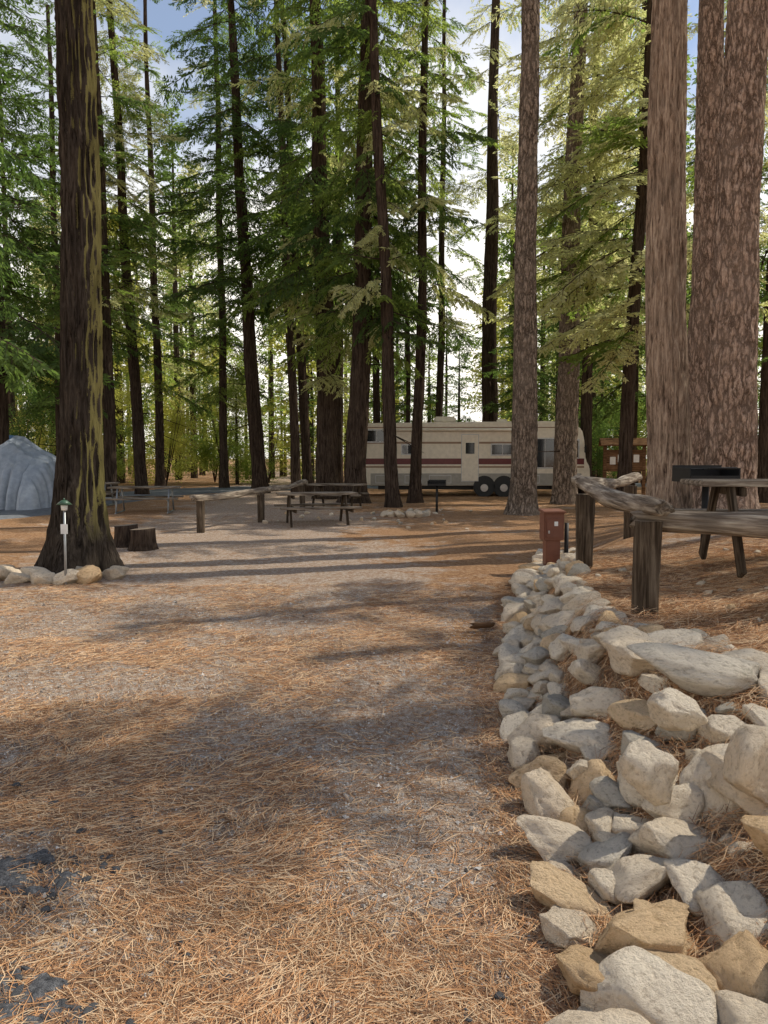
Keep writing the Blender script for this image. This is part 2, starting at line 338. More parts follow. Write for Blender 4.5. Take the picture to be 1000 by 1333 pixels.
TR=[
 ('cedar_tree',(-4.26,10.7),(-4.16,3.65),(-4.14,7.7),22,.265,BK_MOSS,[('cedar','dark',9,14,10,2.6,1.5)],1,.036,'cedar',1.05,0,None,.6),
 ('fir_tree',(-5.63,35),(-6.13,8.3),(-6.7,21.5),27,.33,BK_CED,[('fir','dark',8.0,26,84,4.2,2.6)],0,.02,'cedar',.5,18),
 ('cedar_tree',(-3.75,33),(-4.03,7.9),(-4.42,20.4),24,.20,BK_CED,[('cedar','dark',8.5,23,38,2.6,1.8)],0,.015,'cedar',.4,10),
 ('cedar_tree',(-3.3,34),(-3.75,8.1),(-4.3,20.7),25,.21,BK_CED,[('cedar','mid',9.,24,42,2.8,1.8)],0,.015,'cedar',.4,10),
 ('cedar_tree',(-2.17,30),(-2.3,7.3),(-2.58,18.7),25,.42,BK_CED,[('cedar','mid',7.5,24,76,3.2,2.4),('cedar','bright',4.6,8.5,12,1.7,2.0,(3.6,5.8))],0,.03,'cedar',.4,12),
 ('cedar_tree',(-2.1,36),(-2.09,8.5),(-2.13,22),25,.2,BK_CED,[('cedar','dark',7,24,44,2.8,1.8)],0,.02,'cedar',.4,4),
 ('cedar_tree',(-1.03,27),(-.74,6.8),(-.57,17),24,.38,BK_CED,[('cedar','mid',5.6,24,90,2.7,2.4)],0,.03,'cedar',.45,10),
 ('cedar_tree',(.3,25),(.07,6.4),(-.36,15.8),20,.21,BK_CED,[('cedar','mid',5.4,19,28,1.9,1.7)],0,.02,'cedar',.4,12),
 ('cedar_tree',(1.11,27),(1.3,6.8),(1.37,17),22,.19,BK_CED,[('cedar','mid',7.5,22,38,2.4,1.9),('cedar','bright',8,18,12,2.2,1.5)],0,.02,'cedar',.5,12),
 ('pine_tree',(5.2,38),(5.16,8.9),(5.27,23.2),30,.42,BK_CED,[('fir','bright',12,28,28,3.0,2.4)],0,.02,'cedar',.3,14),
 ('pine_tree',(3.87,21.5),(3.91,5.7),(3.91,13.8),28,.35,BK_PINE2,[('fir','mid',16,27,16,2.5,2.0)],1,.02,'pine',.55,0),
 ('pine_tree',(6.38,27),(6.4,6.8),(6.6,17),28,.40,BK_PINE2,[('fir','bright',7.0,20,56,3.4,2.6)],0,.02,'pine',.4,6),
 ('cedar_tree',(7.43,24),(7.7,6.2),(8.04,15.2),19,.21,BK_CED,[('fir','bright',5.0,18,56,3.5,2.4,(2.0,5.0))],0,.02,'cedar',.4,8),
 ('cedar_tree',(5.41,14.6),(5.30,4.4),(5.17,9.9),24,.37,BK_CED2,[('cedar','mid',12,23,12,2.5,1.8)],1,.038,'cedar',.25,0),
 ('pine_tree',(7.38,18),(7.4,5),(7.37,11.8),28,.37,BK_PINE,[('fir','mid',14,27,12,3,2)],1,.02,'pine',.3,0),
 ('pine_tree',(6.04,13.5),(6.05,4.2),(6.15,9.3),27,.40,BK_PINE,[('fir','mid',12,26,10,3,2)],1,.025,'pine',.35,0),
 ('fir_tree',(-10.7,30),(-10.7,8),(-10.9,18.7),22,.24,BK_CED,[('fir','mid',6,21,56,3.4,1.8)],0,.02,'cedar',.4,10),
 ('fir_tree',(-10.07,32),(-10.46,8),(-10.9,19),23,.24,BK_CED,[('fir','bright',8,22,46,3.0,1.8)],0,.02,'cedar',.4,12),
 ('fir_tree',(-11.6,40),(-11.7,8),(-11.9,22),24,.22,BK_CED,[('fir','mid',5,23,50,3.4,1.8)],0,.02,'cedar',.4,8),
 ('fir_tree',(-8.1,39),(-8.1,8),(-8.2,22),26,.2,BK_CED,[('fir','mid',4.5,24,56,3.2,2.2)],0,.02,'cedar',.4,8),
 ('fir_tree',(-12.9,26),(-12.9,6),(-12.9,16),22,.24,BK_CED,[('fir','dark',4.2,21,90,4.2,2.0)],0,.02,'cedar',.4,8),
 ('cedar_tree',(-10.4,17.6),(-10.4,5),(-10.4,12),16,.2,BK_CED,[('cedar','dark',4.6,16,66,3.0,2.0)],0,.02,'cedar',.4,4),
 ('fir_tree',(12.3,25),(12.4,6),(12.5,15),24,.2,BK_CED,[('fir','mid',4,22,50,3.4,1.8)],0,.02,'cedar',.4,8),
 ('fir_tree',(2.9,41),(3.0,8),(3.1,24),26,.2,BK_CED,[('fir','mid',8,25,50,3.4,2.2)],0,.02,'cedar',.4,8),
 ('fir_tree',(-.4,42),(-.4,8),(-.4,24),26,.2,BK_CED,[('fir','dark',8,25,50,3.6,2.2)],0,.02,'cedar',.4,8),
 ('fir_tree',(8.6,33),(8.7,8),(8.8,20),24,.25,BK_CED,[('fir','bright',7,23,60,3.6,2.2)],0,.02,'cedar',.4,8),
 ('fir_tree',(6.6,36),(6.5,5),(6.5,10),11,.14,BK_CED,[('fir','dark',1.2,11,76,2.6,.6)],0,.01,'cedar',.3,0),
 ('fir_tree',(1.2,39),(1.2,4),(1.2,8),9,.12,BK_CED,[('fir','dark',1.0,9,50,2.2,.6)],0,.01,'cedar',.3,0),
 ('fir_tree',(11.5,36),(11.6,8),(11.7,20),24,.25,BK_CED,[('fir','dark',4,23,66,3.8,1.8)],0,.02,'cedar',.4,8),
 ('fir_tree',(9.9,22),(9.9,6),(9.9,14),20,.16,BK_CED,[('fir','bright',5.5,19,38,2.9,1.6)],0,.02,'cedar',.4,5),
 ('fir_tree',(14.5,33),(14.5,6),(14.5,14),20,.2,BK_CED,[('fir','dark',2.5,19,66,3.6,1.6)],0,.02,'cedar',.4,5),
 ('fir_tree',(-15.5,37),(-15.5,6),(-15.5,14),22,.2,BK_CED,[('fir','dark',3.5,21,60,3.8,1.8)],0,.02,'cedar',.4,5),
 # beyond the right edge of the view: these trees throw the dappled shade
 ('pine_tree',(8.3,7.3),(8.3,6),(8.3,12),13.5,.12,BK_PINE,[('fir','dark',9.6,13.4,22,1.45,1.0)],0,.02,'pine',.4,0),
 ('pine_tree',(11.8,8.8),(11.8,6),(11.8,12),18,.18,BK_PINE,[('fir','dark',13.8,18,17,1.9,1.3)],0,.02,'pine',.4,0),
 ('pine_tree',(13.2,10.9),(13.2,6),(13.2,12),15,.2,BK_PINE,[('fir','dark',12,15,12,1.4,1.1)],0,.02,'pine',.4,0),
 ('pine_tree',(14.5,13.4),(14.5,6),(14.5,12),19,.25,BK_PINE,[('fir','dark',15,19,15,1.7,1.3)],0,.02,'pine',.4,0),
 ('cedar_tree',(15.5,17.5),(15.5,6),(15.5,12),15,.3,BK_CED,[('cedar','dark',9,14,12,2.0,1.4)],0,.02,'cedar',.4,0),
 ('cedar_tree',(20.5,21),(20.5,6),(20.5,12),23,.3,BK_CED,[('cedar','dark',15,23,16,2.4,1.4)],0,.02,'cedar',.4,0),
 ('cedar_tree',(22,30),(22,6),(22,12),26,.3,BK_CED,[('cedar','mid',6,25,30,3.4,1.4)],0,.02,'cedar',.4,0),
]
for t in TR: tree(*t)
# ------------------------------------------------------------ distant forest
def fartree(seed,mat,H=24,rad=3.2,z0=3.,n=3600):
    g=np.random.default_rng(seed);nb=90
    bz=z0+(H-z0)*np.sort(g.random(nb));ba=g.uniform(0,6.28,nb);bl=rad*(1-(bz-z0)/(H-z0))**.7*g.uniform(.5,1.15,nb)+.3
    k=g.integers(0,nb,n);t=g.random(n)**.7
    P=np.stack([np.cos(ba[k])*bl[k]*t,np.sin(ba[k])*bl[k]*t,bz[k]-.25*bl[k]*t*t],1)+g.normal(0,1,(n,3))*np.array([.28,.28,.13])
    D=nrm(np.stack([np.cos(ba[k]),np.sin(ba[k]),-.3+0*t],1)+g.normal(0,.6,(n,3)));S=nrm(np.cross(D,g.normal(0,1,(n,3))+[0,0,1.]))
    LV=rhomb(P,D,S,g.uniform(.2,.42,n),g.uniform(.045,.095,n))
    sg=8;TV=[];TF=[]
    for j,(zz,rr) in enumerate(((-.3,.26),(H*.5,.18),(H,.03))):
        for q in range(sg): TV.append((rr*math.cos(q*6.283/sg),rr*math.sin(q*6.283/sg),zz))
    for j in range(2):
        for q in range(sg): TF.append((j*sg+q,j*sg+(q+1)%sg,(j+1)*sg+(q+1)%sg,(j+1)*sg+q))
    b=len(TV);F=TF+[(b+4*i,b+4*i+1,b+4*i+2,b+4*i+3) for i in range(n)]
    return mk('far_tree',np.vstack([np.array(TV),LV]),F,[BK_CED,mat],[0]*len(TF)+[1]*n,False)
FT=[fartree(1,LF_MID),fartree(2,LF_BRIGHT,22,2.8,5.),fartree(3,LF_MID,26,3.,7.),fartree(4,LF_YEL,15,3.,1.5),fartree(5,LF_DARK,25,3.6,2.0,4200)]
far=empty('distant_forest');c=0
rf=random.Random(5)
while c<112:
    y=rf.uniform(46,105);x=rf.uniform(-.62,.66)*y;u=x/y
    if .03<u<.13 and rf.random()<.8: continue
    if -.19<u<-.13 and rf.random()<.7: continue
    ob('far_tree_%d'%c,FT[rf.choice([0,1,0,2,3,4,1,2,4])],(x,y,0),(0,0,rf.uniform(0,6.28)),rf.uniform(.75,1.15),far);c+=1
for i in range(58):
    y=rf.uniform(45,70);x=rf.uniform(-.55,.6)*y;s=rf.uniform(.2,.45)
    ob('far_tree_%d'%c,FT[rf.choice([3,4,0,4] if x>-6 else [3,0,3,1])],(x,y,0),(0,0,rf.uniform(0,6.28)),(s*1.5,s*1.5,s),far);c+=1
def shrub(name,x,y,H,rad,tone,n):
    root=empty(name,(x,y,h1(x,y)));rd=random.Random(int(x*91+y*7))
    for k in range(5):
        a=rd.uniform(0,6.28);cyl('stem_%d'%k,(0,0,-.05),(math.cos(a)*rad*.5,math.sin(a)*rad*.5,H*.8),.04,.01,BK_CED,root,6)
    for k in range(n):
        a=rd.uniform(0,6.28);q=rad*rd.random()**.5;z=H*rd.uniform(.12,1.)
        ob('clump_%d'%k,rd.choice(LB[tone]),(math.cos(a)*q,math.sin(a)*q,z),(rd.random()*6,rd.random()*6,rd.random()*6),rd.uniform(.5,1.)*rad*.5,root)
for a in [(-12.5,44,6,2.2,'yel',16),(-9.5,46,7,2.2,'mid',18),(-14.5,41,5,2,'mid',14),(-16,46,8,2.5,'yel',18),(-7.2,48,5,2,'mid',12),(-18.5,40,6,2.4,'dark',14),
          (13.5,40,5,2.2,'dark',14),(16,42,6,2.4,'mid',14),(-5,50,4,2,'yel',12),(10.5,42,4,2,'dark',12),(-11,50,9,2.6,'yel',18),(-20,46,9,3,'yel',18),(4,46,4.5,2.2,'dark',12),(0,47,3,2,'mid',10)]:
    shrub('broadleaf_shrub',*a)
# ------------------------------------------------------------ rocks
def rockmesh(seed,mat,sub=4):
    g=np.random.default_rng(seed);bm=bmesh.new();bmesh.ops.create_icosphere(bm,subdivisions=sub,radius=1.)
    P=np.array([v.co[:] for v in bm.verts])
    P=P*np.array([1.12,.95,.85])
    for k in range(15):
        n=g.normal(0,1,3);n/=np.linalg.norm(n);d=g.uniform(.46,.82);q=P@n-d;P=P-n[None,:]*(np.clip(q,0,9)*.95)[:,None]
    n_=nrm(P);P=P+n_*(.065*fbm(P[:,0]*3.2,P[:,1]*3.2,P[:,2]*3.2,5,seed))[:,None];P*=1.06
    for v,p in zip(bm.verts,P): v.co=p
    me=bpy.data.meshes.new('rock');bm.to_mesh(me);bm.free();me.materials.append(mat)
    me.polygons.foreach_set('use_smooth',[True]*len(me.polygons));return me
RM=[rockmesh(s,(RK1,RK3,RK1,RK1,RK1,RK2,RK1)[s%7]) for s in range(21)]
RD=[rockmesh(30+s,RK4,3) for s in range(4)]
RT=rockmesh(77,RK3);RG=rockmesh(78,RK2)
wall=empty('stone_wall');k=0;rd=random.Random(3)
def rk(par,me,x,y,z,sx,sy,sz,rot=None):
    global k
    ob('stone_%d'%k,me,(x,y,z),rot or (rd.uniform(-.4,.4),rd.uniform(-.4,.4),rd.uniform(0,6.28)),(sx,sy,sz),par);k+=1
placed=[(.82,2.33,.2),(1.62,3.85,.22)]
def free(x,y,r,q=.72):
    for a,b,c_ in placed:
        if (a-x)**2+(b-y)**2<((c_+r)*q)**2: return False
    return True
def fill(n,ylo,yhi,rlo,rhi,wf):
    for _ in range(n):
        y=rd.uniform(ylo,yhi);w=float(xw(y));W=wf(y);x=w-.03+W*rd.random()**1.15;r=rd.uniform(rlo,rhi)
        if not free(x,y,r): continue
        placed.append((x,y,r));s=(x-w)/W
        rk(wall,rd.choice(RM),x,y,h1(x,y)+r*(.30 if s<.6 else .12),r*rd.uniform(1.05,1.5),r*rd.uniform(.95,1.2),r*rd.uniform(.6,1.0))
wf=lambda y: 1.5 if y<3.8 else (1.5-.38*(y-3.8) if y<6.0 else .66)
fill(40,1.2,4.6,.18,.21,wf);fill(1000,1.2,4.6,.12,.16,wf);fill(900,1.2,5.2,.08,.12,wf);fill(2500,4.6,12,.11,.16,wf);fill(3000,1.2,12,.04,.07,wf)
y=1.7
while y<11:
    w=float(xw(y));r=rd.uniform(.07,.13);rk(wall,rd.choice(RM),w+.22+rd.uniform(-.05,.08),y,h1(w+.2,y)+r*.75,r*1.35,r,r*.75);y+=r*2.5
rk(wall,RT,.82,2.30,.09,.22,.165,.16,(.1,-.1,.3))
rk(wall,RG,1.66,3.85,.52,.38,.20,.13,(.1,.10,-.25))
rk(wall,RM[0],1.42,4.45,.52,.26,.17,.12,(.2,.1,.4))
rk(wall,RM[3],1.38,2.78,.46,.13,.12,.19,(.2,.3,.4));rk(wall,RM[4],1.05,2.95,.36,.12,.12,.16,(.2,-.3,.9));rk(wall,RM[7],1.3,3.3,.48,.16,.14,.12)
ring=empty('tree_base_rocks')
for (x,y_,r) in[(-4.9,9.9,.2),(-4.65,9.6,.16),(-4.3,9.55,.19),(-4.0,9.5,.17),(-3.75,9.65,.23),(-3.5,9.9,.15),(-3.55,10.2,.14),(-5.1,10.2,.19),(-4.45,9.75,.18),(-3.9,9.85,.16),(-5.25,9.8,.15)]:
    rk(ring,rd.choice(RM),x,y_,h1(x,y_)+r*.3,r*1.2,r,r*.75)
fire=empty('fire_ring')
for i in range(13):
    a=i*6.283/13;x=.62+.55*math.cos(a);y_=21+.5*math.sin(a);rk(fire,rd.choice(RM),x,y_,h1(x,y_)+.06,.17,.15,.13)
drk=empty('dark_rock_outcrop')
def mound(cx_,cy_,rx,ry,H,seed):
    u=np.linspace(-1.5,1.5,110);a,b=np.meshgrid(u,u);x=cx_+a*rx;y=cy_+b*ry
    q=1-np.sqrt(a*a+b*b)+.55*fbm(a*2.6+seed,b*2.6,0*a,5,seed)-np.clip(np.maximum(np.abs(a),np.abs(b))-1.2,0,1)*4
    z=hgt(x,y)-.03+ss(q/.5)*(.030+H*np.clip(fbm(x*9,y*9,0*x,5,seed)*.5+.45,0,1))
    i=(np.arange(109)[None,:]+110*np.arange(109)[:,None]).ravel()
    ob('rubble_mound',mk('rubble_mound',np.stack([x.ravel(),y.ravel(),z.ravel()],1),np.stack([i,i+1,i+111,i+110],1),OUTC),par=drk)
mound(-1.6,2.82,.52,.28,.04,3);mound(-1.22,2.08,.46,.26,.03,8);mound(-2.25,3.7,.30,.35,.03,5);mound(.45,2.02,.2,.1,.02,6)
for (cx_,cy_,n_,sp_) in[(-1.45,2.78,60,.30),(-1.05,2.1,40,.26),(-2.1,3.6,26,.28),(.45,2.0,14,.14)]:
    for i in range(n_):
        x=cx_+rd.gauss(0,sp_);y_=cy_+rd.gauss(0,sp_*.6);r=rd.uniform(.006,.026)
        rk(drk,rd.choice(RD),x,y_,h1(x,y_)+r*.3,r*1.3,r,r*.7)
lr=empty('loose_rocks')
for i in range(12):
    x=rd.uniform(2.0,4);y_=rd.uniform(5,9);r=rd.uniform(.02,.05);rk(lr,rd.choice(RM),x,y_,h1(x,y_)+r*.2,r,r,r*.7)
for i in range(30):
    x=rd.uniform(-3,3);y_=rd.uniform(17,24);r=rd.uniform(.04,.1);rk(lr,rd.choice(RM),x,y_,h1(x,y_)+r*.3,r,r,r*.7)
# ------------------------------------------------------------ litter (single meshes)
g=np.random.default_rng(4)
def litterpts(n,y0,y1,pw,xl,xr):
    y=y0+(y1-y0)*g.random(n)**pw;x=g.uniform(0,1,n)*((xr*y+.4)-(xl*y-.5))+(xl*y-.5);return x,y
x,y=litterpts(220000,1.4,9.5,1.5,-.56,.6)
d=fbm(x*1.3,y*1.3,0*x,5,21);onright=x>xw(y)-.25
dens=np.where(onright,1.,ss((d+.25)/.8)*.78+.14+.6*ss((2.8-y)/.8));onw=(x-xw(y)>0)&(x-xw(y)<1.5)&(y<6)
keep=g.random(len(x))<dens;x=x[keep];y=y[keep];onw=onw[keep];n=len(x)
a=g.uniform(0,6.283,n);a=np.where(g.random(n)<.6,a,fbm(x*1.5,y*1.5,0*x,2,5)*3+g.normal(0,.5,n));Ln=g.uniform(.04,.15,n)*np.minimum(1,.7+y*.1);w=g.uniform(.0006,.0011,n)*(1+.10*y);cv=g.normal(0,.14,n)
z=hgt(x,y)+g.uniform(.003,.014,n)+np.where(onw,g.uniform(0,.06,n),0);dz=g.uniform(-.04,.08,n)+np.where(onw,g.uniform(-.3,.3,n),0)
gx=(hgt(x+.05,y)-hgt(x-.05,y))/.1;gy=(hgt(x,y+.05)-hgt(x,y-.05))/.1
D=np.stack([np.cos(a),np.sin(a),dz+gx*np.cos(a)+gy*np.sin(a)],1);S=np.stack([-np.sin(a),np.cos(a),-gx*np.sin(a)+gy*np.cos(a)],1);P=np.stack([x,y,z],1)
M_=P+D*(Ln*.5)[:,None]+S*(cv*Ln)[:,None];E_=P+D*Ln[:,None];tw=np.stack([0*x,0*x,w*.8],1)
V=np.stack([P-S*w[:,None],P+S*w[:,None]+tw,M_-S*w[:,None],M_+S*w[:,None]+tw,E_-S*(w*.5)[:,None],E_+S*(w*.5)[:,None]+tw],1).reshape(-1,3)
b=np.arange(n)*6;F=np.stack([np.stack([b,b+1,b+3,b+2],1),np.stack([b+2,b+3,b+5,b+4],1)],1).reshape(-1,4)
ob('pine_needle_litter',mk('pine_needle_litter',V,F,ND,np.repeat(g.choice([0,0,1,1,2,2],n),2),False))
x,y=litterpts(60000,1.5,9.,1.6,-.56,.12)
keep=(x<xw(y)-.1);x=x[keep];y=y[keep];d=fbm(x*1.3,y*1.3,0*x,5,21);keep=g.random(len(x))<(1.1-.8*ss((d+.15)/.8));x=x[keep];y=y[keep];n=len(x)
r=g.uniform(.0015,.0055,n)*np.where(g.random(n)<.03,2.4,1.)*(1+.05*y);z=hgt(x,y)+.002
O=np.array([(1,0,0),(0,1,0),(-1,0,0),(0,-1,0),(0,0,.8),(0,0,-.6)],float)
V=(np.stack([x,y,z],1)[:,None,:]+(O[None]+g.normal(0,.25,(n,6,3)))*r[:,None,None]).reshape(-1,3)
tt=np.array([(0,1,4),(1,2,4),(2,3,4),(3,0,4)]);F=(np.arange(n)[:,None,None]*6+tt[None]).reshape(-1,3)
ob('gravel',mk('gravel',V,F,GR,np.repeat(g.choice([0,1,1,2],n),4),False))
# ------------------------------------------------------------ wooden furniture
def log(name,p1,p2,ry,rz,mat,par,seed=0,seg=18):
    p1=Vector(p1);p2=Vector(p2);L=(p2-p1).length;n=max(10,int(L/.05));V=[];F=[]
    T=np.linspace(0,2*np.pi,seg,endpoint=False)
    for i in range(n+1):
        t=i/n;x=t*L;f=1+.14*float(vn(x*2+seed,0,0,seed));rr=f*(1+.34*vn(np.cos(T)*1.4+seed,np.sin(T)*1.4,0*T+x*.6,seed)+.2*vn(np.cos(T)*4,np.sin(T)*4,0*T+x*1.0,seed+5))
        if i in(0,n): rr=rr*.85
        oz=.03*math.sin(x*1.7+seed)
        for a,r_ in zip(T,rr): V.append((x+(.03*math.sin(a*3+seed) if i in(0,n) else 0),ry*r_*math.cos(a),rz*r_*math.sin(a)+oz))
    for i in range(n):
        for j in range(seg): a=i*seg;b=(j+1)%seg;F.append((a+j,a+b,a+seg+b,a+seg+j))
    F.append(tuple(range(seg-1,-1,-1)));F.append(tuple(range(n*seg,(n+1)*seg)))
    x=ob(name,mk(name,V,F,mat),p1,(0,0,0),1,par);x.rotation_euler=(p2-p1).to_track_quat('X','Z').to_euler();return x
def postz(name,x,y,top,r,par,seed):
    z=h1(x,y);seg=24;H=top-z+.2;rows=24;T=np.linspace(0,2*np.pi,seg,endpoint=False);V=[];F=[]
    for i in range(rows+1):
        zz=i/rows*H;rr=r*(1+.13*vn(np.cos(T)*1.5+seed,np.sin(T)*1.5,0*T+zz*.8,seed)+.12*vn(np.cos(T)*6,np.sin(T)*6,0*T+zz,seed+2))
        sq=1/np.maximum(np.abs(np.cos(T)),np.abs(np.sin(T)));rr=rr*(sq*.45+.55)*.92
        for a,q in zip(T,rr): V.append((q*math.cos(a),q*math.sin(a),zz-.2))
    for i in range(rows):
        for j in range(seg): a=i*seg;b=(j+1)%seg;F.append((a+j,a+b,a+seg+b,a+seg+j))
    F.append(tuple(range(rows*seg,(rows+1)*seg)))
    me=mk(name,V,F,[WD_Z,WD_CUT],[0]*(len(F)-1)+[1]);me.polygons[-1].use_smooth=False
    return ob(name,me,(x,y,z),(0,0,0),1,par)
fen=empty('split_rail_fence')
postz('post_1',1.93,5.6,1.14,.095,fen,1);postz('post_2',2.1,8.0,1.22,.095,fen,2);postz('post_3',3.75,5.1,1.08,.088,fen,3);postz('post_4',3.5,10.9,1.2,.09,fen,4)
log('rail_1',(2.08,8.35,1.33),(1.95,5.35,1.22),.085,.068,WD_X,fen,2)
log('rail_2',(1.85,5.68,1.165),(3.95,5.0,1.045),.085,.08,WD_X,fen,5)
log('rail_3',(2.05,8.0,1.30),(3.7,11.2,1.30),.07,.06,WD_X,fen,8)
fen2=empty('split_rail_fence')
for i,(x,y,z) in enumerate([(-3.95,16.5,.68),(-3.05,19.0,.70),(-2.5,23.5,.75)]): postz('post_%d'%i,x,y,z,.09,fen2,10+i)
log('rail_a',(-4.08,16.4,.73),(-2.98,19.3,.76),.085,.07,WD_X,fen2,3);log('rail_b',(-3.1,18.9,.74),(-2.42,23.8,.83),.085,.07,WD_X,fen2,6)
def picnic(x,y,rz,L=1.85,metal=False,mat=WD_X):
    root=empty('picnic_table',(x,y,h1(x,y)),(0,0,rz))
    for i in range(5): box('top_plank_%d'%i,(0,(i-2)*.148,.745),(L,.138,.05),mat,(random.uniform(-.01,.01),0,0),root)
    for s in(-1,1):
        for i in range(2): box('bench_plank_%d_%d'%(s,i),(0,s*(.60+i*.135),.435),(L,.125,.045),mat,(0,0,0),root)
        xx=s*(L*.5-.28)
        if metal:
            for sd in(-1,1): cyl('leg',(xx,sd*.33,.72),(xx,sd*.62,.02),.025,.025,MT_POLE,root,8)
            cyl('cross_tube',(xx,-.72,.40),(xx,.72,.40),.022,.022,MT_POLE,root,8);cyl('foot_tube',(xx,-.7,.03),(xx,.7,.03),.022,.022,MT_POLE,root,8)
        else:
            for sd in(-1,1): box('leg',(xx+sd*.024,sd*.44,.36),(.045,.12,.82),WD_Z,(sd*math.atan2(.36,.72),0,0),root)
            box('bench_support',(xx+.072,0,.385),(.045,1.44,.12),WD_Z,(0,0,0),root);box('top_cleat',(xx+.072,0,.675),(.045,.66,.08),WD_Z,(0,0,0),root)
    box('centre_cleat',(0,0,.70),(.07,.66,.04),WD_Z,(0,0,0),root)
    return root
picnic(-1.62,18.5,R(14),1.9);picnic(3.72,6.85,R(-6),1.9);picnic(-7.0,22.5,R(8),2.0,True);picnic(-1.5,24.5,R(-10),1.8);picnic(-9.6,24.8,R(5),1.9,True)
def grill(x,y,rz,zt=.9,w=.5):
    root=empty('charcoal_grill',(x,y,h1(x,y)),(0,0,rz));cyl('post',(0,0,-.1),(0,0,zt-.16),.035,.035,MT_BLK,root)
    box('pan_floor',(0,0,zt-.15),(w,.38,.012),MT_BLK,par=root,bev=0)
    box('back',(0,.195,zt-.07),(w+.02,.012,.17),MT_BLK,par=root,bev=0);
    for s in(-1,1): box('side',(s*(w/2+.004),0,zt-.08),(.012,.375,.14),MT_BLK,par=root,bev=0)
    box('front_lip',(0,-.195,zt-.12),(w,.012,.06),MT_BLK,par=root,bev=0)
    for i in range(13): cyl('grate_bar',(-w/2+.03+i*(w-.06)/12,-.2,zt-.02),(-w/2+.03+i*(w-.06)/12,.18,zt-.02),.005,.005,MT_BLK,root,6)
    for s in(-1,1): cyl('handle',(s*.12,-.2,zt-.02),(s*.12,-.34,zt-.01),.008,.008,MT_BLK,root,6)
    cyl('handle_bar',(-.14,-.34,zt-.01),(.14,-.34,zt-.01),.012,.012,MT_BLK,root,6)
grill(3.35,8.0,R(5),.95,.52);grill(1.55,22.5,R(-8),.95,.5)
pl=empty('path_light',(-3.93,9.4,h1(-3.93,9.4)));cyl('stake',(0,0,-.1),(.0,.02,.98),.016,.014,MT_POLE,pl,10)
cyl('lamp_glass',(0,.02,.93),(0,.02,1.0),.035,.04,MT_SIGN,pl,14);cyl('cap',(0,.02,1.0),(0,.02,1.055),.095,.03,MT_GRN,pl,20);cyl('finial',(0,.02,1.055),(0,.02,1.08),.015,.008,MT_GRN,pl,8)
box('number_plate',(.0,-.004,.70),(.085,.006,.12),MT_SIGN,par=pl,bev=.001)
ub=empty('utility_pedestal',(2.28,10.4,h1(2.28,10.4)),(0,0,R(8)))
box('post',(0,0,.2),(.2,.14,.5),MT_BRN,par=ub);box('cabinet',(0,0,.62),(.28,.2,.38),MT_BRN,par=ub,bev=.012);box('lid',(0,-.01,.825),(.31,.25,.03),MT_BRN,(R(6),0,0),ub,.008)
box('door_panel',(0,-.106,.6),(.22,.014,.26),MT_BRN,par=ub,bev=.004);box('label',(0.02,-.1155,.66),(.05,.003,.06),MT_SIGN,par=ub,bev=0)
box('latch',(-.08,-.118,.55),(.02,.012,.04),CHROME,par=ub,bev=.002);cyl('conduit',(.22,.02,-.1),(.22,.02,.66),.03,.03,MT_BLK,ub,12)
def stump(x,y,r,H,name='tree_stump'):
    n=30;T=np.linspace(0,2*np.pi,n,endpoint=False);V=[];F=[];rows=8
    for i in range(rows+1):
        zz=H*i/rows-.05*(i==0);rr=r*(1+.25*math.exp(-zz*9))*(1+.10*vn(np.cos(T)*2+x,np.sin(T)*2,0*T,3)+.05*vn(np.cos(T)*7,np.sin(T)*7,0*T+zz,5))
        for a,q in zip(T,rr): V.append((q*math.cos(a),q*math.sin(a),zz+.015*math.cos(a)*(i==rows)))
    for i in range(rows):
        for j in range(n): a=i*n;b=(j+1)%n;F.append((a+j,a+b,a+n+b,a+n+j))
    F.append(tuple(range(rows*n,(rows+1)*n)));me=mk(name,V,F,[BK_CED,WD_CUT],[0]*(len(F)-1)+[1]);me.polygons[-1].use_smooth=False
    ob(name,me,(x,y,h1(x,y)))
stump(-4.62,13.7,.19,.38);stump(-4.2,13.3,.2,.36);
pc=empty('fallen_wood_chunks')
for (x,y,L,a) in[(.80,6.9,.2,.3),(.35,3.1,.06,2.),(-.9,3.2,.3,.4),(-.7,2.5,.25,1.2)]:
    t_=.03 if L<.25 and L>.1 else .005
    log('chunk',(x,y,h1(x,y)+t_),(x+L*math.cos(a),y+L*math.sin(a),h1(x,y)+t_),t_,t_,WD_B,pc,int(x*7)+9,8)
# ------------------------------------------------------------ RV
rv=empty('motorhome',(-.85,31.5,0),(0,0,R(-1)))
prof=[(0,.55),(.0,2.85),(.12,3.0),(7.5,3.08),(8.45,3.02),(8.9,2.75),(9.0,2.35),(9.08,1.5),(9.25,1.2),(9.27,.6),(8.9,.45),(.25,.45)]
bm=bmesh.new();a_=[bm.verts.new((x,0,z)) for x,z in prof];b_=[bm.verts.new((x,2.4,z)) for x,z in prof]
bm.faces.new(a_);bm.faces.new(b_[::-1])
for i in range(len(prof)): j=(i+1)%len(prof);bm.faces.new((a_[j],a_[i],b_[i],b_[j]))
bmesh.ops.recalc_face_normals(bm,faces=bm.faces[:]);bmesh.ops.bevel(bm,geom=bm.edges[:],offset=.06,segments=3,affect='EDGES')
me=bpy.data.meshes.new('body');bm.to_mesh(me);bm.free();me.materials.append(RV_W);ob('body',me,par=rv)
def pn(n,x0,x1,z0,z1,m,pr=.012,bev=.004): box(n,((x0+x1)/2,-pr/2+.002,(z0+z1)/2),(x1-x0,pr,z1-z0),m,par=rv,bev=bev)
